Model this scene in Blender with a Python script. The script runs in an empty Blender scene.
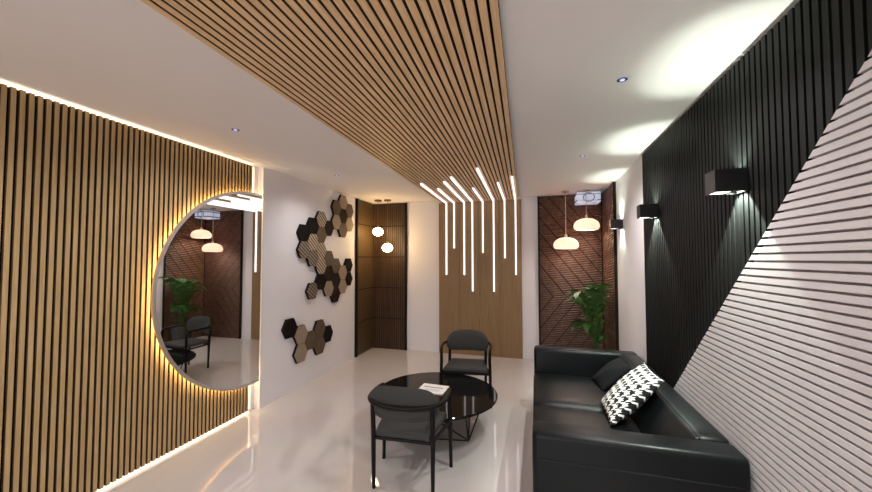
import bpy, bmesh, math, random
from mathutils import Vector, Matrix
random.seed(7)
C = bpy.context.scene.collection
PI = math.pi
H = 2.61            # ceiling height
XW = -2.86          # left white wall face
XR = 1.012          # right white wall face
YB = 5.85           # back wall face
Y0 = -2.0           # open end of the room behind the camera

# ------------------------------------------------------------------ materials
def new_mat(name):
    m = bpy.data.materials.new(name); m.use_nodes = True
    nt = m.node_tree; b = nt.nodes['Principled BSDF']
    return m, nt, b
def plain(name, col, rough=0.5, metal=0.0, spec=0.5, coat=0.0):
    m, nt, b = new_mat(name)
    b.inputs['Base Color'].default_value = (*col, 1)
    b.inputs['Roughness'].default_value = rough
    b.inputs['Metallic'].default_value = metal
    b.inputs['Specular IOR Level'].default_value = spec
    b.inputs['Coat Weight'].default_value = coat
    return m
def noise_bump(m, scale=80, strength=0.1, dist=0.002):
    nt = m.node_tree; b = nt.nodes['Principled BSDF']
    tc = nt.nodes.new('ShaderNodeTexCoord'); n = nt.nodes.new('ShaderNodeTexNoise')
    n.inputs['Scale'].default_value = scale; n.inputs['Detail'].default_value = 3
    bp = nt.nodes.new('ShaderNodeBump'); bp.inputs['Strength'].default_value = strength; bp.inputs['Distance'].default_value = dist
    nt.links.new(tc.outputs['Object'], n.inputs['Vector'])
    nt.links.new(n.outputs['Fac'], bp.inputs['Height']); nt.links.new(bp.outputs['Normal'], b.inputs['Normal'])
    return m
def wood(name, c1, c2, scale=(30, 30, 2), rough=0.5, noise=3.0, spec=0.4):
    m, nt, b = new_mat(name)
    tc = nt.nodes.new('ShaderNodeTexCoord'); mp = nt.nodes.new('ShaderNodeMapping')
    mp.inputs['Scale'].default_value = scale
    n = nt.nodes.new('ShaderNodeTexNoise'); n.inputs['Scale'].default_value = noise
    n.inputs['Detail'].default_value = 4; n.inputs['Roughness'].default_value = 0.6
    r = nt.nodes.new('ShaderNodeValToRGB')
    r.color_ramp.elements[0].position = 0.3; r.color_ramp.elements[0].color = (*c1, 1)
    r.color_ramp.elements[1].position = 0.7; r.color_ramp.elements[1].color = (*c2, 1)
    nt.links.new(tc.outputs['Object'], mp.inputs['Vector']); nt.links.new(mp.outputs['Vector'], n.inputs['Vector'])
    nt.links.new(n.outputs['Fac'], r.inputs['Fac']); nt.links.new(r.outputs['Color'], b.inputs['Base Color'])
    b.inputs['Roughness'].default_value = rough; b.inputs['Specular IOR Level'].default_value = spec
    return m
def emit(name, col, strength, base=(0.8, 0.8, 0.8)):
    m, nt, b = new_mat(name)
    b.inputs['Base Color'].default_value = (*base, 1)
    b.inputs['Emission Color'].default_value = (*col, 1)
    b.inputs['Emission Strength'].default_value = strength
    return m

M = {}
M['wall'] = noise_bump(plain('white_paint', (0.77, 0.745, 0.765), 0.6), 60, 0.03)
M['ceil'] = noise_bump(plain('ceiling_paint', (0.80, 0.755, 0.745), 0.7), 60, 0.03)
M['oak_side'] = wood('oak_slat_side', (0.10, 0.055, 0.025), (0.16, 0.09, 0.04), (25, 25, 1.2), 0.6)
M['black_board'] = plain('black_felt_board', (0.012, 0.009, 0.008), 0.9, spec=0.1)
M['oak'] = wood('oak_slat', (0.40, 0.270, 0.125), (0.56, 0.395, 0.20), (25, 25, 1.2), 0.5)
M['oak_ceiling'] = wood('oak_ceiling_slat', (0.62, 0.395, 0.205), (0.80, 0.55, 0.33), (25, 1.0, 25), 0.5)
M['oak_panel'] = wood('oak_veneer', (0.205, 0.122, 0.052), (0.295, 0.185, 0.086), (30, 30, 0.8), 0.45)
M['walnut'] = wood('dark_walnut', (0.040, 0.021, 0.011), (0.10, 0.054, 0.028), (14, 14, 0.8), 0.45)
M['walnut_smooth'] = wood('smoked_walnut', (0.060, 0.037, 0.015), (0.105, 0.066, 0.028), (9, 9, 0.8), 0.4)
M['dark_edge'] = plain('dark_edge', (0.014, 0.010, 0.007), 0.7, spec=0.1)
M['black_slat'] = noise_bump(plain('black_lacquer', (0.006, 0.0065, 0.0065), 0.6, spec=0.14), 40, 0.05)
M['white_slat'] = noise_bump(plain('white_lacquer', (0.60, 0.565, 0.575), 0.45), 40, 0.03)
M['white_board'] = plain('white_backing', (0.42, 0.38, 0.38), 0.7)
M['led_warm'] = emit('warm_led', (1.0, 0.80, 0.54), 1.6)
M['led_ring'] = emit('amber_led', (1.0, 0.66, 0.28), 11)
M['tube'] = emit('cool_tube', (1.0, 0.95, 1.0), 0.95)
M['mirror'] = plain('silvered_glass', (0.86, 0.87, 0.86), 0.01, 1.0)
M['mirror_rim'] = plain('brushed_steel', (0.72, 0.68, 0.66), 0.35, 0.85)
M['leather'] = noise_bump(plain('black_leather', (0.005, 0.006, 0.007), 0.36, spec=0.20), 180, 0.12, 0.001)
M['black_metal'] = plain('black_metal', (0.007, 0.006, 0.006), 0.42, spec=0.15)
M['grey_fabric'] = noise_bump(plain('charcoal_fabric', (0.046, 0.046, 0.044), 0.8, spec=0.25), 500, 0.3, 0.001)
M['black_fabric'] = noise_bump(plain('black_velvet', (0.004, 0.0045, 0.006), 0.85, spec=0.2), 300, 0.3, 0.001)
M['glass_black'] = plain('black_glass', (0.006, 0.0055, 0.0055), 0.04, spec=0.22)
M['paper'] = plain('white_paper', (0.82, 0.80, 0.78), 0.6)
M['ink'] = plain('grey_print', (0.30, 0.28, 0.27), 0.7)
M['sconce'] = plain('sconce_black', (0.010, 0.010, 0.011), 0.32)
M['sconce_led'] = emit('sconce_led', (0.92, 1.0, 0.90), 2.2)
M['chrome'] = plain('bluish_chrome', (0.62, 0.68, 0.80), 0.12, 1.0)
M['frost'] = emit('frosted_acrylic', (0.62, 0.72, 1.0), 0.28, (0.70, 0.74, 0.86))
M['dl_ring'] = plain('downlight_ring', (0.75, 0.75, 0.80), 0.3)
M['dl_can'] = plain('downlight_can', (0.05, 0.05, 0.09), 0.25, 0.6)
M['dl_lens'] = emit('downlight_lens', (0.42, 0.40, 1.0), 0.8)
M['pend_shade'] = emit('glowing_shell', (1.0, 0.72, 0.62), 0.26, (0.85, 0.76, 0.70))
nt = M['pend_shade'].node_tree
tl = nt.nodes.new('ShaderNodeBsdfTranslucent'); tl.inputs['Color'].default_value = (0.95, 0.78, 0.70, 1)
mxs = nt.nodes.new('ShaderNodeMixShader'); mxs.inputs['Fac'].default_value = 0.55
nt.links.new(nt.nodes['Principled BSDF'].outputs[0], mxs.inputs[1]); nt.links.new(tl.outputs[0], mxs.inputs[2])
nt.links.new(mxs.outputs[0], nt.nodes['Material Output'].inputs['Surface'])
M['pend_bulb'] = emit('pendant_bulb', (1.0, 0.82, 0.70), 110)
M['globe'] = emit('glowing_globe', (1.0, 0.66, 0.30), 26.0, (0.9, 0.85, 0.75))
M['cord'] = plain('pendant_cord', (0.45, 0.36, 0.31), 0.5)
M['brass'] = plain('bronze_canopy', (0.22, 0.14, 0.07), 0.35, 0.7)
M['leaf'] = wood('palm_leaf', (0.013, 0.050, 0.006), (0.048, 0.13, 0.017), (6, 6, 6), 0.4, 5)
M['stem'] = plain('palm_stem', (0.08, 0.13, 0.03), 0.5)
M['pot'] = plain('dark_pot', (0.03, 0.028, 0.027), 0.4)
M['soil'] = plain('potting_soil', (0.03, 0.02, 0.012), 0.95)
M['h_black'] = plain('tile_black', (0.007, 0.005, 0.005), 0.8, spec=0.12)
M['h_dark'] = wood('tile_wenge', (0.016, 0.009, 0.007), (0.026, 0.016, 0.012), (6, 20, 6), 0.8, spec=0.12)
M['h_brown'] = wood('tile_brown', (0.070, 0.045, 0.027), (0.112, 0.074, 0.045), (6, 30, 6), 0.7)
M['h_beige'] = wood('tile_beige', (0.235, 0.175, 0.125), (0.31, 0.235, 0.17), (6, 30, 6), 0.7)

def striped(name, c1, c2, ang):
    m, nt, b = new_mat(name)
    tc = nt.nodes.new('ShaderNodeTexCoord'); mp = nt.nodes.new('ShaderNodeMapping')
    mp.inputs['Rotation'].default_value = (ang, 0, 0)
    w = nt.nodes.new('ShaderNodeTexWave'); w.wave_type = 'BANDS'; w.bands_direction = 'Z'
    w.inputs['Scale'].default_value = 8.0; w.inputs['Distortion'].default_value = 0
    r = nt.nodes.new('ShaderNodeValToRGB')
    r.color_ramp.elements[0].position = 0.25; r.color_ramp.elements[0].color = (*c1, 1)
    r.color_ramp.elements[1].position = 0.5; r.color_ramp.elements[1].color = (*c2, 1)
    nt.links.new(tc.outputs['Object'], mp.inputs['Vector']); nt.links.new(mp.outputs['Vector'], w.inputs['Vector'])
    nt.links.new(w.outputs['Fac'], r.inputs['Fac']); nt.links.new(r.outputs['Color'], b.inputs['Base Color'])
    b.inputs['Roughness'].default_value = 0.7
    return m
M['h_sbeige'] = striped('tile_beige_grooved', (0.05, 0.034, 0.022), (0.42, 0.325, 0.235), math.radians(40))
M['h_sbrown'] = striped('tile_brown_grooved', (0.016, 0.012, 0.009), (0.23, 0.175, 0.125), math.radians(35))

def floor_mat():
    m, nt, b = new_mat('polished_tile')
    tc = nt.nodes.new('ShaderNodeTexCoord')
    mp = nt.nodes.new('ShaderNodeMapping'); mp.inputs['Location'].default_value = (0.15, 0.35, 0)
    br = nt.nodes.new('ShaderNodeTexBrick'); br.offset = 0.0
    br.inputs['Color1'].default_value = (0.60, 0.555, 0.53, 1); br.inputs['Color2'].default_value = (0.59, 0.545, 0.52, 1)
    br.inputs['Mortar'].default_value = (0.56, 0.515, 0.485, 1)
    br.inputs['Scale'].default_value = 1.0; br.inputs['Mortar Size'].default_value = 0.0016
    br.inputs['Brick Width'].default_value = 0.9; br.inputs['Row Height'].default_value = 0.9
    n = nt.nodes.new('ShaderNodeTexNoise'); n.inputs['Scale'].default_value = 1.6; n.inputs['Detail'].default_value = 5
    mx = nt.nodes.new('ShaderNodeMix'); mx.data_type = 'RGBA'; mx.blend_type = 'MULTIPLY'
    mx.inputs['Factor'].default_value = 0.10
    nt.links.new(tc.outputs['Object'], mp.inputs['Vector']); nt.links.new(mp.outputs['Vector'], br.inputs['Vector'])
    nt.links.new(tc.outputs['Object'], n.inputs['Vector'])
    nt.links.new(br.outputs['Color'], mx.inputs[6]); nt.links.new(n.outputs['Color'], mx.inputs[7])
    nt.links.new(mx.outputs[2], b.inputs['Base Color'])
    b.inputs['Roughness'].default_value = 0.05; b.inputs['Specular IOR Level'].default_value = 0.75
    b.inputs['Coat Weight'].default_value = 0.35; b.inputs['Coat Roughness'].default_value = 0.02
    return m
M['floor'] = floor_mat()

def houndstooth():
    m, nt, b = new_mat('houndstooth_cloth')
    uv = nt.nodes.new('ShaderNodeTexCoord'); sp = nt.nodes.new('ShaderNodeSeparateXYZ')
    mp = nt.nodes.new('ShaderNodeMapping'); mp.inputs['Scale'].default_value = (7.6, 7.6, 1)
    nt.links.new(uv.outputs['UV'], mp.inputs['Vector']); nt.links.new(mp.outputs['Vector'], sp.inputs['Vector'])
    def math_(op, a, b_):
        n = nt.nodes.new('ShaderNodeMath'); n.operation = op
        for i, v in enumerate((a, b_)):
            if isinstance(v, (int, float)): n.inputs[i].default_value = v
            else: nt.links.new(v, n.inputs[i])
        return n.outputs[0]
    def half(v): return math_('LESS_THAN', math_('FLOORED_MODULO', v, 1.0), 0.5)
    x, y = sp.outputs['X'], sp.outputs['Y']
    u, v = half(x), half(y)
    w = half(math_('MULTIPLY', math_('ADD', x, y), 2.0))
    # w ? u : v
    f = math_('ADD', math_('MULTIPLY', w, u), math_('MULTIPLY', math_('SUBTRACT', 1.0, w), v))
    mx = nt.nodes.new('ShaderNodeMix'); mx.data_type = 'RGBA'
    mx.inputs[6].default_value = (0.80, 0.78, 0.77, 1); mx.inputs[7].default_value = (0.012, 0.012, 0.013, 1)
    nt.links.new(f, mx.inputs['Factor']); nt.links.new(mx.outputs[2], b.inputs['Base Color'])
    b.inputs['Roughness'].default_value = 0.85; b.inputs['Specular IOR Level'].default_value = 0.2
    return m
M['hound'] = houndstooth()

def ribbed_wood(name, c1, c2, freq, along):
    """walnut with fine ribs (bump)"""
    m = wood(name, c1, c2, (10, 10, 10), 0.5, 2.0)
    nt = m.node_tree; b = nt.nodes['Principled BSDF']
    tc = nt.nodes.new('ShaderNodeTexCoord')
    mp = nt.nodes.new('ShaderNodeMapping'); mp.inputs['Rotation'].default_value = along
    w = nt.nodes.new('ShaderNodeTexWave'); w.bands_direction = 'Z'; w.inputs['Scale'].default_value = freq
    bp = nt.nodes.new('ShaderNodeBump'); bp.inputs['Strength'].default_value = 1.0; bp.inputs['Distance'].default_value = 0.012
    nt.links.new(tc.outputs['Object'], mp.inputs['Vector']); nt.links.new(mp.outputs['Vector'], w.inputs['Vector'])
    nt.links.new(w.outputs['Fac'], bp.inputs['Height']); nt.links.new(bp.outputs['Normal'], b.inputs['Normal'])
    return m
M['rib'] = ribbed_wood('ribbed_walnut', (0.055, 0.024, 0.014), (0.12, 0.056, 0.034), 9.0, (0, math.radians(6), 0))

# ------------------------------------------------------------------ mesh helpers
def link_mesh(name, bm, mat, parent=None, smooth=False, mats=None):
    bmesh.ops.recalc_face_normals(bm, faces=bm.faces)
    me = bpy.data.meshes.new(name); bm.to_mesh(me); bm.free()
    for m in (mats or [mat]): me.materials.append(m)
    if smooth:
        for p in me.polygons: p.use_smooth = True
        me.set_sharp_from_angle(angle=math.radians(40))
    o = bpy.data.objects.new(name, me); C.objects.link(o)
    if parent: o.parent = parent
    return o
def tag(o, label=None, cat=None, group=None, kind=None):
    if label: o['label'] = label
    if cat: o['category'] = cat
    if group: o['group'] = group
    if kind: o['kind'] = kind
    return o
def thing(name, label, cat, loc=(0, 0, 0), rz=0, group=None):
    o = bpy.data.objects.new(name, None); C.objects.link(o)
    o.location = loc; o.rotation_euler = (0, 0, rz); o.empty_display_size = 0.1
    return tag(o, label, cat, group)
def box(bm, x0, x1, y0, y1, z0, z1, bev=0, seg=3):
    vs = [bm.verts.new((x, y, z)) for x in (x0, x1) for y in (y0, y1) for z in (z0, z1)]
    fs = [(0, 1, 3, 2), (4, 6, 7, 5), (0, 4, 5, 1), (2, 3, 7, 6), (0, 2, 6, 4), (1, 5, 7, 3)]
    faces = [bm.faces.new([vs[i] for i in f]) for f in fs]
    if bev:
        es = list({e for f in faces for e in f.edges})
        bmesh.ops.bevel(bm, geom=es, offset=bev, segments=seg, profile=0.5, affect='EDGES')
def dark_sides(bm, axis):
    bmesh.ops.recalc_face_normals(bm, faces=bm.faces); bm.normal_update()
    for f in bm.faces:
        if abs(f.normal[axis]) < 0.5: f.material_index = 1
def bx(name, mat, parent, *a, bev=0, seg=3, smooth=None):
    bm = bmesh.new(); box(bm, *a, bev=bev, seg=seg)
    return link_mesh(name, bm, mat, parent, smooth=bool(bev) if smooth is None else smooth)
def sweep(bm, path, r, n=10, cap=True, radii=None):
    P = [Vector(p) for p in path]; rings = []
    T = []
    for i in range(len(P)):
        a = P[max(i - 1, 0)]; b = P[min(i + 1, len(P) - 1)]; T.append((b - a).normalized())
    up = Vector((0, 0, 1)) if abs(T[0].z) < 0.9 else Vector((1, 0, 0))
    N = (up - T[0] * up.dot(T[0])).normalized()
    for i, p in enumerate(P):
        N = (N - T[i] * N.dot(T[i])).normalized(); B = T[i].cross(N)
        rr = radii[i] if radii else r
        rings.append([bm.verts.new(p + (N * math.cos(2 * PI * k / n) + B * math.sin(2 * PI * k / n)) * rr) for k in range(n)])
    for a, b in zip(rings, rings[1:]):
        for k in range(n): bm.faces.new((a[k], a[(k + 1) % n], b[(k + 1) % n], b[k]))
    if cap:
        bm.faces.new(rings[0][::-1]); bm.faces.new(rings[-1])
def smooth_path(pts, n=6):
    P = [Vector(p) for p in pts]; P = [2 * P[0] - P[1]] + P + [2 * P[-1] - P[-2]]; out = []
    for i in range(1, len(P) - 2):
        for k in range(n):
            t = k / n; a, b, c, d = P[i - 1:i + 3]
            out.append(0.5 * (2 * b + (c - a) * t + (2 * a - 5 * b + 4 * c - d) * t * t + (3 * b - a - 3 * c + d) * t ** 3))
    out.append(P[-2]); return out
def lathe(bm, prof, n=32, cx=0, cy=0, scallop=0):
    rings = []
    for r, z in prof:
        ring = []
        for k in range(n):
            a = 2 * PI * k / n
            rr = r * (1 - (scallop if k % 2 else 0))
            ring.append(bm.verts.new((cx + rr * math.cos(a), cy + rr * math.sin(a), z)))
        rings.append(ring)
    for a, b in zip(rings, rings[1:]):
        for k in range(n): bm.faces.new((a[k], a[(k + 1) % n], b[(k + 1) % n], b[k]))
    if prof[0][0] > 1e-4: bm.faces.new(rings[0][::-1])
    if prof[-1][0] > 1e-4: bm.faces.new(rings[-1])
    bmesh.ops.remove_doubles(bm, verts=bm.verts, dist=1e-5)
def clip(poly, a, b, c):
    """keep a*x+b*y<=c"""
    out = []
    for i in range(len(poly)):
        p, q = poly[i], poly[(i + 1) % len(poly)]
        dp, dq = a * p[0] + b * p[1] - c, a * q[0] + b * q[1] - c
        if dp <= 0: out.append(p)
        if (dp < 0 < dq) or (dq < 0 < dp):
            t = dp / (dp - dq); out.append((p[0] + t * (q[0] - p[0]), p[1] + t * (q[1] - p[1])))
    return out
def prism(bm, poly, f0, f1):
    """poly 2-d; f0,f1 map (u,v) to the back and front 3-d point"""
    if len(poly) < 3: return
    A = [bm.verts.new(f0(*p)) for p in poly]; B = [bm.verts.new(f1(*p)) for p in poly]
    n = len(poly); bm.faces.new(A[::-1]); bm.faces.new(B)
    for i in range(n): bm.faces.new((A[i], A[(i + 1) % n], B[(i + 1) % n], B[i]))
def dup(root, loc=None, rz=None, label=None):
    r = root.copy(); C.objects.link(r)
    if loc is not None: r.location = loc
    if rz is not None: r.rotation_euler = (0, 0, rz)
    if label: r['label'] = label
    for ch in list(root.children):
        c = ch.copy(); C.objects.link(c); c.parent = r
        for g in list(ch.children):
            d = g.copy(); C.objects.link(d); d.parent = c
    return r
def lamp(name, kind, loc, energy, col, rot=(0, 0, 0), **kw):
    l = bpy.data.lights.new(name, kind); l.energy = energy; l.color = col
    for k, v in kw.items(): setattr(l, k, v)
    o = bpy.data.objects.new(name, l); C.objects.link(o); o.location = loc; o.rotation_euler = rot
    return o

# ------------------------------------------------------------------ setting
def struct(o): return tag(o, kind='structure')
struct(bx('floor', M['floor'], None, -3.1, 1.15, Y0, YB + 0.15, -0.1, 0.0))
struct(bx('ceiling', M['ceil'], None, -3.1, 1.15, Y0, YB + 0.15, H, H + 0.1))
bm = bmesh.new()                                            # left wall: recessed behind the slats, thicker beyond
prism(bm, [(-3.1, Y0), (-2.93, Y0), (-2.93, 3.14), (XW, 3.14), (XW, YB), (-3.1, YB)],
      lambda x, y: (x, y, 0), lambda x, y: (x, y, H))
struct(link_mesh('wall_left', bm, M['wall']))
struct(bx('wall_back', M['wall'], None, -3.1, 1.15, YB, YB + 0.15, 0, H))
struct(bx('wall_right', M['wall'], None, XR, 1.15, Y0, YB, 0, H))

# ------------------------------------------------------------------ left slatted wall with cove strips
t = thing('slatted_wall_panel', 'tall panel of vertical oak slats on a black backing, on the left wall around the mirror', 'wall panel', (-2.925, 0.8, 0.05))
def loc(o, p):  # helper to bring absolute geometry under an unrotated parent
    o.location = -Vector(p.location); return o
bm = bmesh.new(); box(bm, -2.925, -2.892, -1.9, 3.0, 0.034, 2.586)
loc(link_mesh('backing_board', bm, M['black_board'], t), t)
bm = bmesh.new(); y = 3.0
while y > -1.9:
    box(bm, -2.8925, -2.872, y - 0.0232, y, 0.034, 2.588); y -= 0.0381
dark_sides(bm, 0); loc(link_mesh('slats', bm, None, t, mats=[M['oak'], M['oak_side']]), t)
tag(bx('led_strip', M['led_warm'], None, -2.918, -2.876, -1.9, 3.0, 2.589, 2.594), 'warm glowing strip light along the top of the oak slat wall', 'strip light', 'strip lights around the slatted wall')
tag(bx('led_strip', M['led_warm'], None, -2.929, -2.894, -1.9, 3.03, 0.001, 0.020), 'warm glowing strip light along the foot of the oak slat wall', 'strip light', 'strip lights around the slatted wall')
tag(bx('led_strip', M['led_warm'], None, -2.922, -2.886, 3.001, 3.036, 0.04, 2.585), 'vertical warm strip light at the far end of the oak slat wall', 'strip light', 'strip lights around the slatted wall')

# ------------------------------------------------------------------ half-round mirror
MC, MZ, MR, MCUT = 2.97, 1.303, 0.988, 3.085
def half_disc(r0, r1, n=72):
    """annular or full outline of the half disc in (y,z)"""
    def arc(r):
        a0 = math.acos((MCUT - MC) / r)
        return [(MC + r * math.cos(a0 + (2 * PI - 2 * a0) * k / n), MZ + r * math.sin(a0 + (2 * PI - 2 * a0) * k / n)) for k in range(n + 1)]
    return arc(r1) if r0 == 0 else (arc(r0), arc(r1))
def ring_mesh(r0, r1, x0, x1):
    bm = bmesh.new(); a, b = half_disc(r0, r1)
    V = [[bm.verts.new((x, *p)) for p in arc] for arc in (a, b) for x in (x0, x1)]
    for i in range(len(a) - 1):
        for p, q in ((0, 1), (1, 3), (3, 2), (2, 0)):
            bm.faces.new((V[p][i], V[p][i + 1], V[q][i + 1], V[q][i]))
    for i in (0, len(a) - 1): bm.faces.new((V[0][i], V[1][i], V[3][i], V[2][i]))
    return bm
t = thing('half_round_mirror', 'large half-round mirror with an amber backlit edge on the oak slat wall', 'mirror', (-2.87, MC, MZ - MR))
bm = bmesh.new(); prism(bm, half_disc(0, MR - 0.025), lambda y, z: (-2.834, y, z), lambda y, z: (-2.822, y, z))
loc(link_mesh('mirror_glass', bm, M['mirror'], t), t)
loc(link_mesh('rim', ring_mesh(MR - 0.025, MR, -2.838, -2.819), M['mirror_rim'], t, smooth=True), t)
loc(link_mesh('led_ring', ring_mesh(MR - 0.06, MR - 0.03, -2.866, -2.842), M['led_ring'], t), t)
bm = bmesh.new(); prism(bm, half_disc(0, MR - 0.16), lambda y, z: (-2.856, y, z), lambda y, z: (-2.834, y, z))
loc(link_mesh('mounting_board', bm, M['black_board'], t), t)
t.rotation_euler = (0, 0, math.radians(0.63))            # hangs a touch out of parallel

# ------------------------------------------------------------------ slatted ceiling panel
t = thing('slatted_ceiling_panel', 'long oak slat panel running along the ceiling to the back wall', 'ceiling panel', (-0.75, 2.0, 2.57))
def cl(y): return -1.385 - 0.0325 * y
def cr(y): return -0.085 - 0.0320 * y
YC0, YC1 = Y0 + 0.1, YB - 0.03
def ceil_strip(bm, s0, s1, z0, z1):
    q = []
    for yy in (YC0, YC1):
        w = cr(yy) - cl(yy)
        q.append((cl(yy) + w * s0, cl(yy) + w * s1, yy))
    prism(bm, [(q[0][0], q[0][2]), (q[0][1], q[0][2]), (q[1][1], q[1][2]), (q[1][0], q[1][2])], lambda x, y: (x, y, z1), lambda x, y: (x, y, z0))
bm = bmesh.new(); ceil_strip(bm, 0, 1, 2.592, 2.609); loc(link_mesh('backing_board', bm, M['black_board'], t), t)
bm = bmesh.new()
for k in range(30): ceil_strip(bm, (k + 0.0) / 29.71, (k + 0.71) / 29.71, 2.57, 2.5925)
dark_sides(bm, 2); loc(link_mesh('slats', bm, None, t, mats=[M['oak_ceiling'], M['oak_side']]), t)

# ------------------------------------------------------------------ oak panel on the back wall
t = thing('oak_wall_panel', 'plain oak veneer panel on the back wall under the light lines', 'wall panel', (-0.94, YB - 0.01, 0))
bm = bmesh.new()
for k in range(4):
    x0 = -1.595 + k * 1.365 / 4; box(bm, x0 + 0.0015, x0 + 1.365 / 4 - 0.0015, YB - 0.025, YB - 0.001, 0.0, 2.57)
loc(link_mesh('veneer_boards', bm, M['oak_panel'], t), t)
loc(bx('edge_strip', M['oak_panel'], t, -1.605, -1.595, YB - 0.028, YB - 0.001, 0, 2.57), t)
loc(bx('edge_strip', M['oak_panel'], t, -0.23, -0.22, YB - 0.028, YB - 0.001, 0, 2.57), t)

# ------------------------------------------------------------------ eight bent light lines
TUBES = [(-1.40, 4.22, -1.47, 1.33, 'leftmost of the eight'), (-1.28, 4.60, -1.335, 1.78, 'second from left'),
         (-1.09, 4.20, -1.16, 1.33, 'third from left'), (-0.95, 3.98, -1.02, 1.06, 'fourth from left'),
         (-0.81, 4.69, -0.845, 1.70, 'fifth from left'), (-0.59, 3.67, -0.665, 1.06, 'sixth from left'),
         (-0.45, 4.44, -0.485, 1.61, 'seventh from left'), (-0.26, 4.15, -0.31, 1.34, 'rightmost of the eight')]
for xs, ys, xw, zb, which in TUBES:
    t = thing('light_line', 'bent white light bar from slat ceiling down the oak panel, ' + which, 'light', (xw, YB - 0.03, zb), group='light lines over the oak panel')
    yw0, yw1 = YB - 0.052, YB - 0.027
    w = 0.0105
    bm = bmesh.new()
    d = Vector((xw - xs, (YB - 0.03) - ys, 0)).normalized(); n = Vector((d.y, -d.x, 0)) * w
    a, b = Vector((xs, ys, 0)), Vector((xw, YB - 0.03, 0))
    prism(bm, [tuple((p)[:2]) for p in (a - n, a + n, b + n, b - n)], lambda x, y: (x, y, 2.569), lambda x, y: (x, y, 2.545))
    loc(link_mesh('ceiling_bar', bm, M['tube'], t), t)
    loc(bx('wall_bar', M['tube'], t, xw - w, xw + w, yw0, yw1, zb, 2.545), t)

# ------------------------------------------------------------------ dark cladding in the far left corner
SE = [0.0, 0.54, 1.085, 1.635, 2.19, 2.60]
t = thing('smooth_wall_cladding', 'smooth dark walnut cladding at the far end of the left wall beside the hexagon tiles', 'wall panel', (XW + 0.01, 5.5, 0))
bm = bmesh.new()
for a, b in zip(SE, SE[1:]): box(bm, XW + 0.002, XW + 0.02, 5.215, YB - 0.035, a + 0.008, b - 0.008)
loc(link_mesh('boards', bm, M['walnut_smooth'], t), t)
loc(bx('backing_board', M['dark_edge'], t, XW + 0.0005, XW + 0.008, 5.215, YB - 0.035, 0, 2.60), t)
loc(bx('edge_strip', M['dark_edge'], t, XW + 0.0005, XW + 0.035, 5.175, 5.215, 0, 2.60), t)
t = thing('fluted_wall_cladding', 'fluted dark walnut cladding on the back wall behind the small globe lamps', 'wall panel', (-2.52, YB - 0.01, 0))
loc(bx('backing_board', M['dark_edge'], t, XW + 0.0005, -2.215, YB - 0.02, YB - 0.001, 0, 2.60), t)
bm = bmesh.new(); n = 15; wv = (-2.235 - (XW + 0.02)) / n
for k in range(n):
    for a, b in zip(SE, SE[1:]):
        box(bm, XW + 0.02 + k * wv + 0.008, XW + 0.02 + (k + 1) * wv - 0.008, YB - 0.034, YB - 0.015, a + 0.008, b - 0.008)
loc(link_mesh('flutes', bm, M['walnut'], t), t)
loc(bx('edge_strip', M['dark_edge'], t, -2.232, -2.200, YB - 0.042, YB - 0.001, 0, 2.60), t)

# ------------------------------------------------------------------ ribbed walnut cladding in the far right corner
def chevron(u0, u1, flip, f0, f1, name, parent, mat):
    """planks falling towards u1, then turning back at mid height; u runs to the corner"""
    bm = bmesh.new(); zm = 1.02; pw = 0.155; g = 0.012; k45 = math.tan(math.radians(52))
    for half in (0, 1):
        for i in range(-30, 40):
            # lines z = c - k45*(u-u0)  (upper)   z = c + k45*(u-u0) (lower)
            s = k45 if half == 0 else -k45
            step = pw * math.sqrt(1 + k45 * k45)
            c0, c1 = i * step + g, (i + 1) * step - g
            P = [(u0, -9), (u1, -9), (u1, 9), (u0, 9)]
            P = clip(P, s, 1, c1 + s * u0) ; P = clip(P, -s, -1, -(c0 + s * u0)) if len(P) > 2 else P
            if len(P) > 2: P = clip(P, 0, 1, 2.595 if half == 0 else zm)
            if len(P) > 2: P = clip(P, 0, -1, -zm if half == 0 else -0.003)
            if len(P) > 2:
                P = [(p[0] if not flip else p[0], p[1]) for p in P]
                prism(bm, P, f0, f1)
    return link_mesh(name, bm, mat, parent)
t = thing('ribbed_wall_cladding', 'dark ribbed walnut cladding with diagonal joints on the back wall behind the dome pendants', 'wall panel', (0.5, YB - 0.01, 0))
loc(bx('backing_board', M['dark_edge'], t, 0.04, XR - 0.0005, YB - 0.02, YB - 0.001, 0, 2.60), t)
loc(chevron(0.06, 0.965, False, lambda u, v: (u, YB - 0.019, v), lambda u, v: (u, YB - 0.034, v), 'planks', t, M['rib']), t)
loc(bx('edge_strip', M['dark_edge'], t, 0.035, 0.058, YB - 0.045, YB - 0.001, 0, 2.60), t)
t = thing('ribbed_side_cladding', 'narrow ribbed walnut cladding at the far end of the right wall beside the palm', 'wall panel', (XR - 0.01, 5.4, 0))
loc(bx('backing_board', M['dark_edge'], t, XR - 0.02, XR - 0.0005, 4.99, YB - 0.036, 0, 2.60), t)
M['rib_side'] = ribbed_wood('ribbed_walnut_side', (0.085, 0.040, 0.022), (0.15, 0.078, 0.045), 9.0, (math.radians(6), 0, 0))
loc(chevron(5.01, YB - 0.037, True, lambda u, v: (XR - 0.019, u, v), lambda u, v: (XR - 0.032, u, v), 'planks', t, M['rib_side']), t)
loc(bx('edge_strip', M['dark_edge'], t, XR - 0.036, XR - 0.0005, 4.994, 5.005, 0, 2.60), t)

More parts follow.
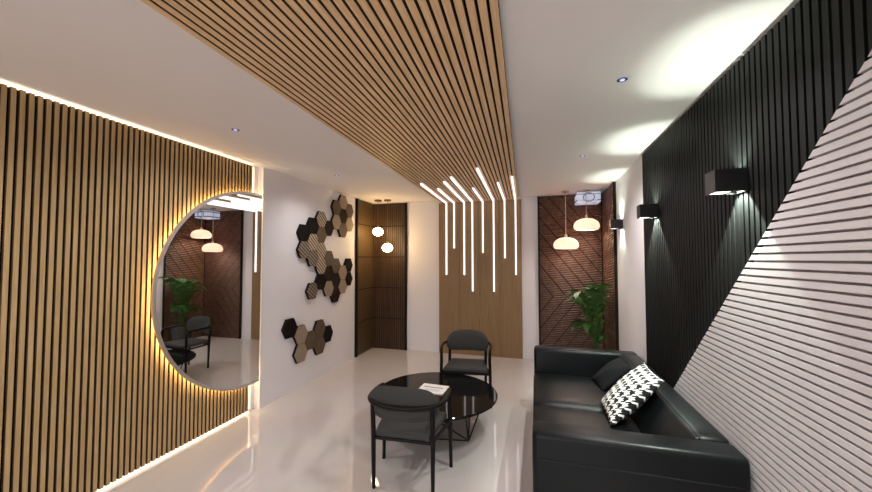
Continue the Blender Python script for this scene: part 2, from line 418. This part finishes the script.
# ------------------------------------------------------------------ black and white slat panels on the right wall
DS, DZ, DY = -0.947, 1.735, 1.865           # diagonal: z = DZ + DS*(y-DY)
YE = 3.70
XF, XM_, XB = 0.980, 0.998, 1.0115
def dz(y): return DZ + DS * (y - DY)
t = thing('black_slat_panel', 'black vertical slat panel with wall lamps, cut along a diagonal, on the right wall', 'wall panel', (XR - 0.001, 2.0, 0.0))
bm = bmesh.new()
P = clip([(Y0 + .1, 0.0), (YE, 0.0), (YE, 2.585), (Y0 + .1, 2.585)], DS, -1, DS * DY - DZ)
prism(bm, P, lambda y, z: (XB, y, z), lambda y, z: (XM_, y, z)); loc(link_mesh('backing_board', bm, M['black_board'], t), t)
bm = bmesh.new(); y = YE
while y > Y0 + 0.1:
    P = clip([(y - 0.029, 0.0), (y, 0.0), (y, 2.585), (y - 0.029, 2.585)], DS, -1, DS * DY - DZ - 0.004)
    prism(bm, P, lambda a, b: (XM_ + .001, a, b), lambda a, b: (XF, a, b)); y -= 0.0425
loc(link_mesh('slats', bm, M['black_slat'], t), t)
t = thing('white_slat_panel', 'white horizontal slat panel with a diagonal edge on the right wall behind the sofa', 'wall panel', (XR - 0.001, 1.0, 0.0))
bm = bmesh.new()
P = clip([(Y0 + .1, 0.0), (YE, 0.0), (YE, 2.585), (Y0 + .1, 2.585)], -DS, 1, DZ - DS * DY - 0.004)
prism(bm, P, lambda y, z: (XB, y, z), lambda y, z: (XM_, y, z)); loc(link_mesh('backing_board', bm, M['white_board'], t), t)
bm = bmesh.new(); z = 0.01
while z < 2.56:
    P = clip([(Y0 + .1, z), (YE, z), (YE, z + 0.0245), (Y0 + .1, z + 0.0245)], -DS, 1, DZ - DS * DY)
    prism(bm, P, lambda a, b: (XM_ + .001, a, b), lambda a, b: (XF - 0.004, a, b)); z += 0.0344
loc(link_mesh('slats', bm, M['white_slat'], t), t)

# ------------------------------------------------------------------ sconces
def sconce(xw, y, z, label, up, down):
    t = thing('wall_sconce', label, 'wall lamp', (xw, y, z), group='up and down wall lamps')
    X0, X1, hy, hz, th = -0.135, -0.001, 0.052, 0.055, 0.006
    bm = bmesh.new()
    box(bm, X0, X0 + th, -hy, hy, -hz, hz); box(bm, X1 - th, X1, -hy, hy, -hz, hz)
    box(bm, X0 + th, X1 - th, -hy, -hy + th, -hz, hz); box(bm, X0 + th, X1 - th, hy - th, hy, -hz, hz)
    link_mesh('housing', bm, M['sconce'], t)
    for s in (-1, 1):
        bx('diffuser', M['sconce_led'], t, X0 + th, X0 + 0.075, -hy + th, hy - th, s * 0.049 - 0.003, s * 0.049 + 0.003)
        lamp('sconce_beam', 'SPOT', (xw - 0.032, y, z + s * 0.004), up if s > 0 else down, (0.87, 1.0, 0.86), (0 if s < 0 else PI, 0, 0),
             spot_size=math.radians(80), spot_blend=0.4 if s > 0 else 0.15, shadow_soft_size=0.012)
    lamp('sconce_glow', 'SPOT', (xw - 0.07, y, z + 0.057), up * 0.5, (0.82, 1.0, 0.80), (PI, 0, 0), spot_size=math.radians(165), spot_blend=1.0, shadow_soft_size=0.05)
    return t
sconce(XF, 2.055, 1.980, 'black box wall lamp nearest the viewer, on the black slats near the white diagonal', 13, 85)
sconce(XF, 3.33, 2.0, 'black box wall lamp at the far end of the black slat panel', 13, 80)
sconce(XR, 4.70, 2.02, 'black box wall lamp on the white wall strip beside the palm corner', 9, 18)

# ------------------------------------------------------------------ downlights
def downlight(x, y, label, e=55):
    t = thing('downlight', label, 'ceiling light', (x, y, H), group='recessed ceiling spotlights')
    bm = bmesh.new(); lathe(bm, [(0.030, -0.001), (0.030, -0.004), (0.042, -0.005), (0.045, -0.001)], 28); link_mesh('trim_ring', bm, M['dl_ring'], t, True)
    bm = bmesh.new(); lathe(bm, [(0.029, -0.0005), (0.029, -0.0025), (0.014, -0.003), (0.014, -0.0005)], 24); link_mesh('reflector', bm, M['dl_can'], t, True)
    bm = bmesh.new(); lathe(bm, [(0.0, -0.0008), (0.013, -0.0008), (0.013, -0.006), (0.0, -0.007)], 20); link_mesh('lens', bm, M['dl_lens'], t, True)
    lamp('downlight_beam', 'SPOT', (x, y, H - 0.03), e, (1.0, 0.965, 0.965), spot_size=math.radians(150), spot_blend=1.0, shadow_soft_size=0.06)
downlight(0.48, 2.15, 'recessed ceiling spotlight above the sofa, nearest the black slat wall')
downlight(-2.24, 2.16, 'recessed ceiling spotlight in front of the half-round mirror', 30)
downlight(-2.30, 3.70, 'recessed ceiling spotlight in front of the hexagon tiles', 22)
downlight(0.45, 3.65, 'recessed ceiling spotlight on the right, closest to the dome pendants')
downlight(0.48, 0.62, 'unseen recessed ceiling spotlight, added behind the viewer on the right', 40)  # unseen lamp, added along the row to light the near floor and walls
downlight(-2.24, 0.62, 'unseen recessed ceiling spotlight, added behind the viewer on the left', 40)  # its left-hand partner, likewise added out of view for the near light

# ------------------------------------------------------------------ hexagon tiles
LA = dict(s=0.124, o=(0.5, 0.75)); LB = dict(s=0.132, o=(1 / 12, 1 / 3))
HEX = [  # lattice, i, j, material, label
 (LA, 25, -2, 'h_beige', 'beige hexagon tile at the very top of the right-hand ring'),
 (LA, 24, -2, 'h_brown', 'brown hexagon tile at upper left of the right-hand ring'),
 (LA, 26, -3, 'h_brown', 'brown hexagon tile at upper right of the right-hand ring, by the dark cladding'),
 (LA, 25, -3, 'h_dark', 'near-black hexagon tile in the middle of the right-hand ring'),
 (LA, 24, -3, 'h_beige', 'beige hexagon tile at lower left of the right-hand ring'),
 (LA, 26, -4, 'h_beige', 'beige hexagon tile at lower right of the right-hand ring'),
 (LA, 25, -4, 'h_brown', 'brown hexagon tile at the bottom of the right-hand ring'),
 (LA, 23, -3, 'h_dark', 'near-black hexagon tile bridging the right-hand ring and the striped tiles'),
 (LA, 22, -2, 'h_sbeige', 'grooved beige hexagon tile, highest of the left-hand arm'),
 (LA, 21, -2, 'h_black', 'black hexagon tile between the leftmost black one and a grooved beige one'),
 (LA, 20, -2, 'h_black', 'black hexagon tile, leftmost of the black ones in the large cluster'),
 (LA, 22, -3, 'h_brown', 'brown hexagon tile just below the highest grooved beige one'),
 (LA, 21, -3, 'h_sbeige', 'grooved beige hexagon tile just below the second black one from the left'),
 (LA, 20, -3, 'h_sbrown', 'grooved grey-brown hexagon tile just below the leftmost black one'),
 (LA, 22, -4, 'h_sbeige', 'grooved beige hexagon tile third down in its column, in the cluster centre'),
 (LA, 21, -4, 'h_sbrown', 'grooved brown hexagon tile at lower left of the striped patch'),
 (LA, 22, -5, 'h_sbeige', 'grooved beige hexagon tile at the bottom of the striped patch, above a black one'),
 (LA, 23, -5, 'h_brown', 'brown hexagon tile right of the striped patch, above a near-black one'),
 (LA, 24, -6, 'h_brown', 'brown hexagon tile between beige and dark ones in the right lower arm'),
 (LA, 23, -6, 'h_dark', 'near-black hexagon tile above the small lone beige one in the lower arm'),
 (LA, 22, -6, 'h_black', 'black hexagon tile between the lowest grooved tile and the grooved beige patch'),
 (LA, 24, -7, 'h_dark', 'near-black hexagon tile just below the brown one in the right lower arm'),
 (LA, 26, -7, 'h_black', 'black hexagon tile by the dark cladding, upper of a black pair'),
 (LA, 26, -8, 'h_black', 'black hexagon tile by the dark cladding, lower of a black pair'),
 (LA, 25, -7, 'h_beige', 'beige hexagon tile left of the black pair, upper of two beige ones'),
 (LA, 25, -8, 'h_beige', 'beige hexagon tile left of the black pair, lower of two beige ones'),
 (LA, 23, -7, 'h_beige', 'beige hexagon tile among near-black ones at the bottom of the large cluster'),
 (LA, 24, -8, 'h_dark', 'near-black hexagon tile, lowest of the large cluster'),
 (LA, 21, -6, 'h_sbrown', 'grooved brown hexagon tile sticking out at lower left of the large cluster'),
 (LB, 18, -6, 'h_black', 'black hexagon tile at the left end of the small lower cluster'),
 (LB, 19, -7, 'h_beige', 'beige hexagon tile beside the left black one in the small lower cluster'),
 (LB, 19, -8, 'h_beige', 'beige hexagon tile, lowest of the small lower cluster'),
 (LB, 20, -8, 'h_brown', 'brown hexagon tile in the middle of the small lower cluster'),
 (LB, 21, -8, 'h_brown', 'brown hexagon tile, topmost brown of the small lower cluster'),
 (LB, 21, -9, 'h_brown', 'brown hexagon tile, lowest brown of the small lower cluster'),
 (LB, 22, -9, 'h_black', 'black hexagon tile at the right end of the small lower cluster'),
]
for idx, (L, i, j, mk, label) in enumerate(HEX):
    s = L['s']; u, v = i + L['o'][0], j + L['o'][1]
    yc, zc = 1.5 * s * u, math.sqrt(3) / 2 * s * u + math.sqrt(3) * s * v
    bm = bmesh.new(); r = s - 0.0015
    th = 0.030 if mk in ('h_black', 'h_dark') else 0.038
    hexa = lambda q: [(q * math.cos(PI / 3 * k), q * math.sin(PI / 3 * k)) for k in range(6)]
    A = [bm.verts.new((0.0005, *p)) for p in hexa(r)]; B = [bm.verts.new((th - 0.003, *p)) for p in hexa(r)]; D = [bm.verts.new((th, *p)) for p in hexa(r - 0.003)]
    for k in range(6):
        n = (k + 1) % 6
        bm.faces.new((A[k], A[n], B[n], B[k])).material_index = 1
        bm.faces.new((B[k], B[n], D[n], D[k])).material_index = 0
    bm.faces.new(D).material_index = 0; bm.faces.new(A[::-1]).material_index = 1
    o = link_mesh('hexagon_tile', bm, None, mats=[M[mk], M['dark_edge']])
    o.location = (XW, yc, zc)
    tag(o, label, 'wall tile', 'hexagon tiles on the left wall')

# ------------------------------------------------------------------ pendants
def globe_pendant(x, y, z, label):
    t = thing('globe_pendant', label, 'pendant lamp', (x, y, z), group='small globe pendants')
    bm = bmesh.new(); lathe(bm, [(0.088 * math.sin(a), 0.072 * math.cos(a)) for a in [PI * k / 16 for k in range(17)]], 32)
    link_mesh('globe', bm, M['globe'], t, True)
    bm = bmesh.new(); lathe(bm, [(0.018, 0.066), (0.018, 0.105), (0.006, 0.112)], 16); link_mesh('socket', bm, M['brass'], t, True)
    bm = bmesh.new(); sweep(bm, [(0, 0, 0.11), (0, 0, H - z - 0.02)], 0.003, 8); link_mesh('cord', bm, M['brass'], t, True)
    bm = bmesh.new(); lathe(bm, [(0.06, H - z - 0.0005), (0.06, H - z - 0.03), (0.0, H - z - 0.034)], 24); link_mesh('canopy', bm, M['brass'], t, True)
globe_pendant(-2.585, 5.46, 2.065, 'small glowing globe pendant, higher of two before the dark left corner')
globe_pendant(-2.41, 5.46, 1.79, 'small glowing globe pendant, lower of two before the dark left corner')
def dome_pendant(x, y, z, label):
    t = thing('dome_pendant', label, 'pendant lamp', (x, y, z), group='dome pendants')
    prof = [(0.012, 0.098)]
    for k in range(1, 13):
        a = PI / 2 * k / 12; prof.append((0.178 * math.sin(a) ** 0.85, -0.022 + 0.120 * math.cos(a) ** 0.95 if k < 12 else -0.022))
    for k in range(1, 8):
        a = PI / 2 * k / 7; prof.append((0.178 - 0.045 * (1 - math.cos(a)), -0.022 - 0.05 * math.sin(a)))
    n0 = len(prof)
    prof2 = [(r - 0.004, zz - 0.001) for r, zz in prof[::-1]]
    bm = bmesh.new(); lathe(bm, prof + prof2, 56, scallop=0.045)
    link_mesh('shade', bm, M['pend_shade'], t, True)
    bm = bmesh.new(); lathe(bm, [(0.05 * math.sin(a), -0.01 + 0.05 * math.cos(a)) for a in [PI * k / 12 for k in range(13)]], 24)
    link_mesh('bulb', bm, M['pend_bulb'], t, True)
    bm = bmesh.new(); lathe(bm, [(0.02, 0.100), (0.02, 0.135), (0.008, 0.145)], 16); link_mesh('cap', bm, M['cord'], t, True)
    bm = bmesh.new(); sweep(bm, [(0, 0, 0.14), (0, 0, H - z - 0.02)], 0.0055, 8); link_mesh('cord', bm, M['cord'], t, True)
    bm = bmesh.new(); lathe(bm, [(0.05, H - z - 0.0005), (0.05, H - z - 0.025), (0.0, H - z - 0.028)], 24); link_mesh('canopy', bm, M['cord'], t, True)
dome_pendant(0.432, 5.5, 1.818, 'glowing ribbed dome pendant, lower and left of the two')
dome_pendant(0.716, 5.5, 2.092, 'glowing ribbed dome pendant, higher and right of the two, under the glass light box')

# ------------------------------------------------------------------ square ceiling light box
t = thing('ceiling_light_box', 'square pale blue acrylic light box with rings on the ceiling by the dome pendants', 'ceiling light', (0.755, 5.665, H))
bx('box_body', M['frost'], t, -0.165, 0.165, -0.15, 0.15, -0.180, -0.03, bev=0.012)
bx('ceiling_plate', M['chrome'], t, -0.15, 0.15, -0.14, 0.14, -0.03, -0.0005)
for zz in (-0.06, -0.155):
    bm = bmesh.new()
    for k in range(4):
        a = [(-0.169, -0.154), (0.169, -0.154), (0.169, 0.154), (-0.169, 0.154)]
        p, q = a[k], a[(k + 1) % 4]
        box(bm, min(p[0], q[0]) - 0.004, max(p[0], q[0]) + 0.004, min(p[1], q[1]) - 0.004, max(p[1], q[1]) + 0.004, zz - 0.008, zz + 0.008)
    link_mesh('chrome_band', bm, M['chrome'], t)
for s in (-1, 1):
    bm = bmesh.new()
    sweep(bm, [(0.075 * math.cos(2 * PI * k / 32), s * 0.156, -0.107 + 0.06 * math.sin(2 * PI * k / 32)) for k in range(33)], 0.010, 8)
    link_mesh('ring', bm, M['chrome'], t, True)

# ------------------------------------------------------------------ armchairs
def make_chair(label):
    t = thing('armchair', label, 'chair')
    zr = 0.60
    rear = 0.205
    half = [(0.262, 0.175, 0.46), (0.264, 0.174, 0.54), (0.267, 0.155, 0.590), (0.274, 0.105, 0.603), (0.279, 0.0, zr + 0.004), (0.276, -0.08, zr + 0.004),
            (0.255, -0.155, zr + 0.004), (0.200, -0.220, zr + 0.004), (0.105, -0.262, zr + 0.004)]
    path = smooth_path(half + [(0, -0.274, zr + 0.004)] + [(-x, y, z) for x, y, z in half[::-1]], 5)
    bm = bmesh.new(); sweep(bm, path, 0.0165, 12); link_mesh('arm_rail', bm, M['black_metal'], t, True)
    for s in (-1, 1):
        bm = bmesh.new(); sweep(bm, [(s * 0.274, 0.182, 0.0), (s * 0.264, 0.175, 0.47)], 0.014, 12, radii=[0.013, 0.0175]); link_mesh('leg', bm, M['black_metal'], t, True)
        bm = bmesh.new(); sweep(bm, [(s * 0.212, -0.178, 0.0), (s * 0.214, -0.186, 0.40), (s * 0.214, -0.204, zr)], 0.014, 12, radii=[0.013, 0.0175, 0.0165]); link_mesh('leg', bm, M['black_metal'], t, True)
        bm = bmesh.new(); sweep(bm, [(s * 0.262, 0.17, 0.348), (s * 0.207, -0.175, 0.348)], 0.013, 10); link_mesh('seat_rail', bm, M['black_metal'], t, True)
    bm = bmesh.new(); sweep(bm, [(-0.262, 0.172, 0.348), (0.262, 0.172, 0.348)], 0.013, 10); link_mesh('seat_rail', bm, M['black_metal'], t, True)
    bm = bmesh.new(); sweep(bm, [(-0.207, -0.176, 0.348), (0.207, -0.176, 0.348)], 0.013, 10); link_mesh('seat_rail', bm, M['black_metal'], t, True)
    bm = bmesh.new(); P = [(-0.245, 0.195), (-0.195, -0.195), (0.195, -0.195), (0.245, 0.195)]
    prism(bm, P, lambda x, y: (x, y, 0.36), lambda x, y: (x, y, 0.412))
    bmesh.ops.bevel(bm, geom=list(bm.edges), offset=0.020, segments=4, profile=0.5, affect='EDGES')
    link_mesh('seat', bm, M['grey_fabric'], t, True)
    # bent back pad with an arched top
    bm = bmesh.new(); nu, nv = 28, 10; grid = {}
    for side in (0, 1):
        for a in range(nu + 1):
            u = -1 + 2 * a / nu
            ang = u * 1.30; ca, sa = math.cos(ang), math.sin(ang)
            e = max(0.0, 1 - abs(u) ** 2.4) ** 0.5
            top, bot = 0.60 + 0.138 * e, 0.588 - 0.090 * max(0.0, 1 - abs(u) ** 4.5) ** 0.5
            for b in range(nv + 1):
                v = b / nv; z = bot + (top - bot) * v
                edge = min(1.0, 4 * v, 4 * (1 - v), 6 * (1 - abs(u)) + 0.15)
                thick = 0.021 * math.sqrt(max(edge, 0.0))
                rr = thick if side else -thick
                lean = -0.05 * (z - 0.58)
                grid[side, a, b] = bm.verts.new(((0.247 + rr) * sa, -0.115 - (0.125 + rr) * ca + lean, z))
    for side in (0, 1):
        for a in range(nu):
            for b in range(nv):
                f = [grid[side, a, b], grid[side, a + 1, b], grid[side, a + 1, b + 1], grid[side, a, b + 1]]
                bm.faces.new(f if side else f[::-1])
    for a in range(nu):
        for b in (0, nv): bm.faces.new((grid[0, a, b], grid[0, a + 1, b], grid[1, a + 1, b], grid[1, a, b]))
    for b in range(nv):
        for a in (0, nu): bm.faces.new((grid[0, a, b], grid[0, a, b + 1], grid[1, a, b + 1], grid[1, a, b]))
    link_mesh('backrest', bm, M['grey_fabric'], t, True)
    return t
ch = make_chair('black armchair with its back to the viewer, in front of the round table')
ch.location = (-0.908, 2.485, 0); ch.rotation_euler = (0, 0, math.radians(3.5))
ch['group'] = 'black armchairs at the round table'
dup(ch, (-0.775, 3.985, 0), math.radians(187), 'black armchair facing the viewer, behind the round table')

# ------------------------------------------------------------------ round coffee table
TC = (-0.925, 3.25); TZ = 0.340; TR = 0.575
t = thing('coffee_table', 'low round black glass coffee table on a wire base, between the armchairs', 'table', (TC[0], TC[1], 0))
bm = bmesh.new(); lathe(bm, [(0.0, TZ - 0.022), (TR - 0.006, TZ - 0.022), (TR, TZ - 0.016), (TR, TZ - 0.005), (TR - 0.005, TZ), (0.0, TZ)], 96)
link_mesh('table_top', bm, M['glass_black'], t, True)
vb = [Vector((0.34, -0.165, 0.008)), Vector((-0.16, -0.25, 0.008)), Vector((-0.28, 0.22, 0.008)), Vector((0.22, 0.31, 0.008))]
hexv = [Vector((0.46 * math.cos(PI / 4 * k + 0.15), 0.46 * math.sin(PI / 4 * k + 0.15), TZ - 0.028)) for k in range(8)]
bm = bmesh.new()
for k in range(4): sweep(bm, [vb[k], vb[(k + 1) % 4]], 0.0065, 8)
for k in range(8): sweep(bm, [hexv[k], hexv[(k + 1) % 8]], 0.0065, 8)
for v in vb:
    near = sorted(hexv, key=lambda h: (h.xy - v.xy).length)[:3]
    for h in near: sweep(bm, [v, h], 0.0065, 8)
link_mesh('wire_base', bm, M['black_metal'], t, True)


t = thing('booklet', 'white printed booklet lying on the black glass table', 'booklet', (-0.970, 3.285, TZ), math.radians(-3))
bx('pages', M['paper'], t, -0.132, 0.132, -0.113, 0.113, 0.0005, 0.011, bev=0.002)
bm = bmesh.new()
box(bm, -0.105, 0.095, 0.018, 0.040, 0.011, 0.0115)
for k in range(2):
    x = -0.06
    while x < 0.07:
        w = random.uniform(0.012, 0.03); box(bm, x, x + w, -0.03 - 0.03 * k, -0.020 - 0.03 * k, 0.011, 0.0115); x += w + 0.007
link_mesh('print', bm, M['ink'], t)

# ------------------------------------------------------------------ sofa
SX0, SX1, SY0, SY1 = -0.03, 0.968, 2.02, 4.05
t = thing('sofa', 'black leather two-seat sofa against the slatted right wall', 'sofa', (0.47, 3.03, 0))
def sb(name, *a, bev=0.03, seg=5, parent=None): return loc(bx(name, M['leather'], parent or t, *a, bev=bev, seg=seg), t) if parent is None else bx(name, M['leather'], parent, *a, bev=bev, seg=seg)
sb('base', SX0 + 0.02, SX1 - 0.02, SY0 + 0.16, SY1 - 0.16, 0.06, 0.30, bev=0.012)
for y0, y1, yo in ((SY0, SY0 + 0.17, SY0), (SY1 - 0.17, SY1, SY1)):
    a = sb('arm', SX0, SX1, y0, y1, 0.06, 0.655, bev=0.032, seg=6)
    bm = bmesh.new(); sweep(bm, [(SX0 + 0.03, yo, 0.515), (SX1 - 0.03, yo, 0.515)], 0.005, 8); link_mesh('piping', bm, M['leather'], a, True)
sb('backrest', 0.800, SX1, SY0 + 0.165, SY1 - 0.165, 0.06, 0.662, bev=0.040, seg=6)
ym = (SY0 + SY1) / 2
def cushion(name, x0, x1, y0, y1, z0, z1, puff, axis):
    bm = bmesh.new(); box(bm, x0, x1, y0, y1, z0, z1)
    bmesh.ops.subdivide_edges(bm, edges=list(bm.edges), cuts=9, use_grid_fill=True)
    cx, cy, cz = (x0 + x1) / 2, (y0 + y1) / 2, (z0 + z1) / 2; hx, hy, hz = (x1 - x0) / 2, (y1 - y0) / 2, (z1 - z0) / 2
    for v in bm.verts:
        u = Vector(((v.co.x - cx) / hx, (v.co.y - cy) / hy, (v.co.z - cz) / hz))
        if axis == 2: v.co.z += puff * u.z * (1 - u.x ** 4) * (1 - u.y ** 4)
        else: v.co.x += puff * u.x * (1 - u.z ** 4) * (1 - u.y ** 4)
        # soften the edges
        n = max(abs(u.x), 0) ** 8 + abs(u.y) ** 8 + abs(u.z) ** 8
        k = max(1.0, n ** 0.125)
        r = 0.028
        d = Vector((max(0, abs(u.x) * hx - (hx - r)), max(0, abs(u.y) * hy - (hy - r)), max(0, abs(u.z) * hz - (hz - r))))
        if d.length > r:
            e = d * (r / d.length) - d
            v.co += Vector((math.copysign(-e.x, -u.x), math.copysign(-e.y, -u.y), math.copysign(-e.z, -u.z)))
    o = link_mesh(name, bm, M['leather'], t, False)
    for p in o.data.polygons: p.use_smooth = True
    return loc(o, t)
for y0, y1 in ((SY0 + 0.172, ym - 0.001), (ym + 0.001, SY1 - 0.172)):
    cushion('seat_cushion', SX0 - 0.005, 0.80, y0, y1, 0.285, 0.415, 0.014, 2)
    bm = bmesh.new()
    prism(bm, [(0.655, 0.40), (0.82, 0.40), (0.84, 0.655), (0.80, 0.655)], lambda x, z: (x, y0, z), lambda x, z: (x, y1, z))
    bmesh.ops.bevel(bm, geom=list(bm.edges), offset=0.018, segments=4, profile=0.5, affect='EDGES')
    loc(link_mesh('back_cushion', bm, M['leather'], t, True), t)
for x in (SX0 + 0.08, SX1 - 0.08):
    for y in (SY0 + 0.07, SY1 - 0.07):
        loc(bx('foot', M['black_metal'], t, x - 0.025, x + 0.025, y - 0.025, y + 0.025, 0, 0.065), t)

def pillow(name, label, mat, size, puff, loc_, X, Y):
    """X, Y: pillow's own axes in the room; built in place around loc_"""
    bm = bmesh.new(); n = 26; uv = bm.loops.layers.uv.new('UVMap'); g = {}
    X, Y = Vector(X).normalized(), Vector(Y).normalized(); Z = X.cross(Y).normalized()
    mat3 = Matrix((X, Y, Z)).transposed()
    for s in (1, -1):
        for a in range(n + 1):
            for b in range(n + 1):
                u, v = -1 + 2 * a / n, -1 + 2 * b / n
                h = puff * (max(0, 1 - u ** 2) * max(0, 1 - v ** 2)) ** 0.55
                pin = 1 - 0.055 * (1 - v * v) * abs(u) ** 3, 1 - 0.055 * (1 - u * u) * abs(v) ** 3
                wob = 0.006 * math.sin(5 * u + 3 * v)
                p = Vector((u * size / 2 * pin[0], v * size / 2 * pin[1], s * h + wob * (1 - max(abs(u), abs(v)) ** 6)))
                if s == -1 and (a in (0, n) or b in (0, n)): g[s, a, b] = g[1, a, b]
                else: g[s, a, b] = bm.verts.new(p)
    for s in (1, -1):
        for a in range(n):
            for b in range(n):
                q = [(a, b), (a + 1, b), (a + 1, b + 1), (a, b + 1)]
                if s == -1: q = q[::-1]
                f = bm.faces.new([g[(s, *k)] for k in q])
                for lp, k in zip(f.loops, q): lp[uv].uv = (k[0] / n, k[1] / n)
    o = link_mesh(name, bm, mat, None, False)
    for p in o.data.polygons: p.use_smooth = True
    o.matrix_world = Matrix.Translation(loc_) @ mat3.to_4x4()
    return tag(o, label, 'cushion', 'cushions on the sofa')
pillow('throw_pillow', 'black and white houndstooth throw pillow leaning on the sofa back', M['hound'], 0.485, 0.066, (0.655, 2.945, 0.600), (0.0, 1.0, -0.02), (0.70, 0.0, 0.72))
pillow('throw_pillow', 'plain black throw pillow in the far corner of the sofa behind the patterned one', M['black_fabric'], 0.35, 0.06, (0.66, 3.60, 0.535), (-0.15, 1.0, 0.0), (0.76, 0.06, 0.62))

# ------------------------------------------------------------------ potted palm
t = thing('potted_palm', 'green potted palm in the dark corner behind the sofa', 'plant', (0.775, 5.17, 0))
bm = bmesh.new(); lathe(bm, [(0.0, 0.0), (0.11, 0.0), (0.125, 0.02), (0.155, 0.32), (0.16, 0.34), (0.145, 0.34), (0.14, 0.30), (0.0, 0.30)], 32); link_mesh('pot', bm, M['pot'], t, True)
bm = bmesh.new(); lathe(bm, [(0.0, 0.302), (0.13, 0.302), (0.13, 0.318), (0.0, 0.322)], 24); link_mesh('soil', bm, M['soil'], t, True)
rnd = random.Random(3)
def frond(ang, reach, top, droop, leaf=0.24):
    d = Vector((math.cos(ang), math.sin(ang), 0)); side = Vector((-d.y, d.x, 0))
    pts = []
    for k in range(15):
        s = k / 14
        pts.append(d * (0.02 + reach * (s ** 1.6)) + Vector((0, 0, 0.31 + top * (1 - (1 - s) ** 1.7) - droop * s ** 3)))
    bm = bmesh.new(); sweep(bm, pts, 0.006, 6, radii=[0.009 - 0.007 * k / 14 for k in range(15)])
    for k in range(5, 15):
        p = pts[k]; tdir = (pts[min(k + 1, 14)] - pts[k - 1]).normalized()
        L = leaf * (0.65 + 0.5 * math.sin(PI * (k - 4) / 11.5))
        for sd in (-1, 1):
            ld = (tdir * 0.75 + side * sd * 0.8 + Vector((0, 0, 0.12))).normalized()
            wdir = ld.cross(side.cross(tdir)).normalized()
            prev = None
            for q in range(6):
                f = q / 5
                c = p + ld * L * f + Vector((0, 0, -0.35 * L * f * f))
                w = 0.019 * math.sin(PI * (0.12 + 0.88 * f)) + 0.001
                a, b = bm.verts.new(c + wdir * w), bm.verts.new(c - wdir * w)
                m_ = bm.verts.new(c + Vector((0, 0, -0.005)))
                if prev: bm.faces.new((prev[0], a, m_, prev[2])); bm.faces.new((prev[2], m_, b, prev[1]))
                prev = (a, b, m_)
    link_mesh('frond', bm, M['leaf'], t, True)
for k in range(17):
    a = 2 * PI * k / 17 + rnd.uniform(-.15, .15)
    low = k % 3 == 2
    r = rnd.uniform(0.20, 0.32) * (0.8 if low else 1)
    if math.cos(a) > 0.2: r = min(r, 0.09)
    if math.sin(a) > 0.4: r = min(r, 0.30)
    frond(a, r, rnd.uniform(0.30, 0.55) if low else rnd.uniform(0.74, 1.0), rnd.uniform(0.04, 0.12), rnd.uniform(0.065, 0.085) if math.cos(a) > 0.2 else rnd.uniform(0.15, 0.21))

# ------------------------------------------------------------------ general light
w = bpy.data.worlds.new('World'); bpy.context.scene.world = w; w.use_nodes = True
nt = w.node_tree; bg = nt.nodes['Background']; bg.inputs['Strength'].default_value = 2.1
tc = nt.nodes.new('ShaderNodeTexCoord'); sp = nt.nodes.new('ShaderNodeSeparateXYZ'); rp = nt.nodes.new('ShaderNodeValToRGB')
rp.color_ramp.elements[0].position = 0.0; rp.color_ramp.elements[0].color = (0.45, 0.43, 0.43, 1)     # dimmer ground outside the open end
rp.color_ramp.elements[1].position = 0.12; rp.color_ramp.elements[1].color = (1.0, 0.965, 0.985, 1)
nt.links.new(tc.outputs['Generated'], sp.inputs['Vector']); nt.links.new(sp.outputs['Z'], rp.inputs['Fac']); nt.links.new(rp.outputs['Color'], bg.inputs['Color'])

# ------------------------------------------------------------------ camera
cd = bpy.data.cameras.new('camera'); cam = bpy.data.objects.new('camera', cd); C.objects.link(cam)
cd.sensor_width = 36; cd.lens = 350 / 872 * 36; cd.clip_start = 0.02
F = Vector((-0.27393295, 0.96104013, 0.03691355)); R_ = Vector((0.96168309, 0.27416104, -0.00116682)); U = Vector((0.01124162, -0.03517951, 0.99931778))
m = Matrix((R_, U, -F)).transposed().to_4x4(); m.translation = Vector((0, 0, 1.6)); cam.matrix_world = m
sc = bpy.context.scene; sc.camera = cam
sc.view_settings.view_transform = 'Standard'; sc.view_settings.look = 'None'
sc.view_settings.gamma = 1; sc.view_settings.use_curve_mapping = False
sc.view_settings.exposure = 0.48
sc.cycles.max_bounces = 10; sc.cycles.diffuse_bounces = 5; sc.cycles.glossy_bounces = 5
sc.cycles.sample_clamp_indirect = 6
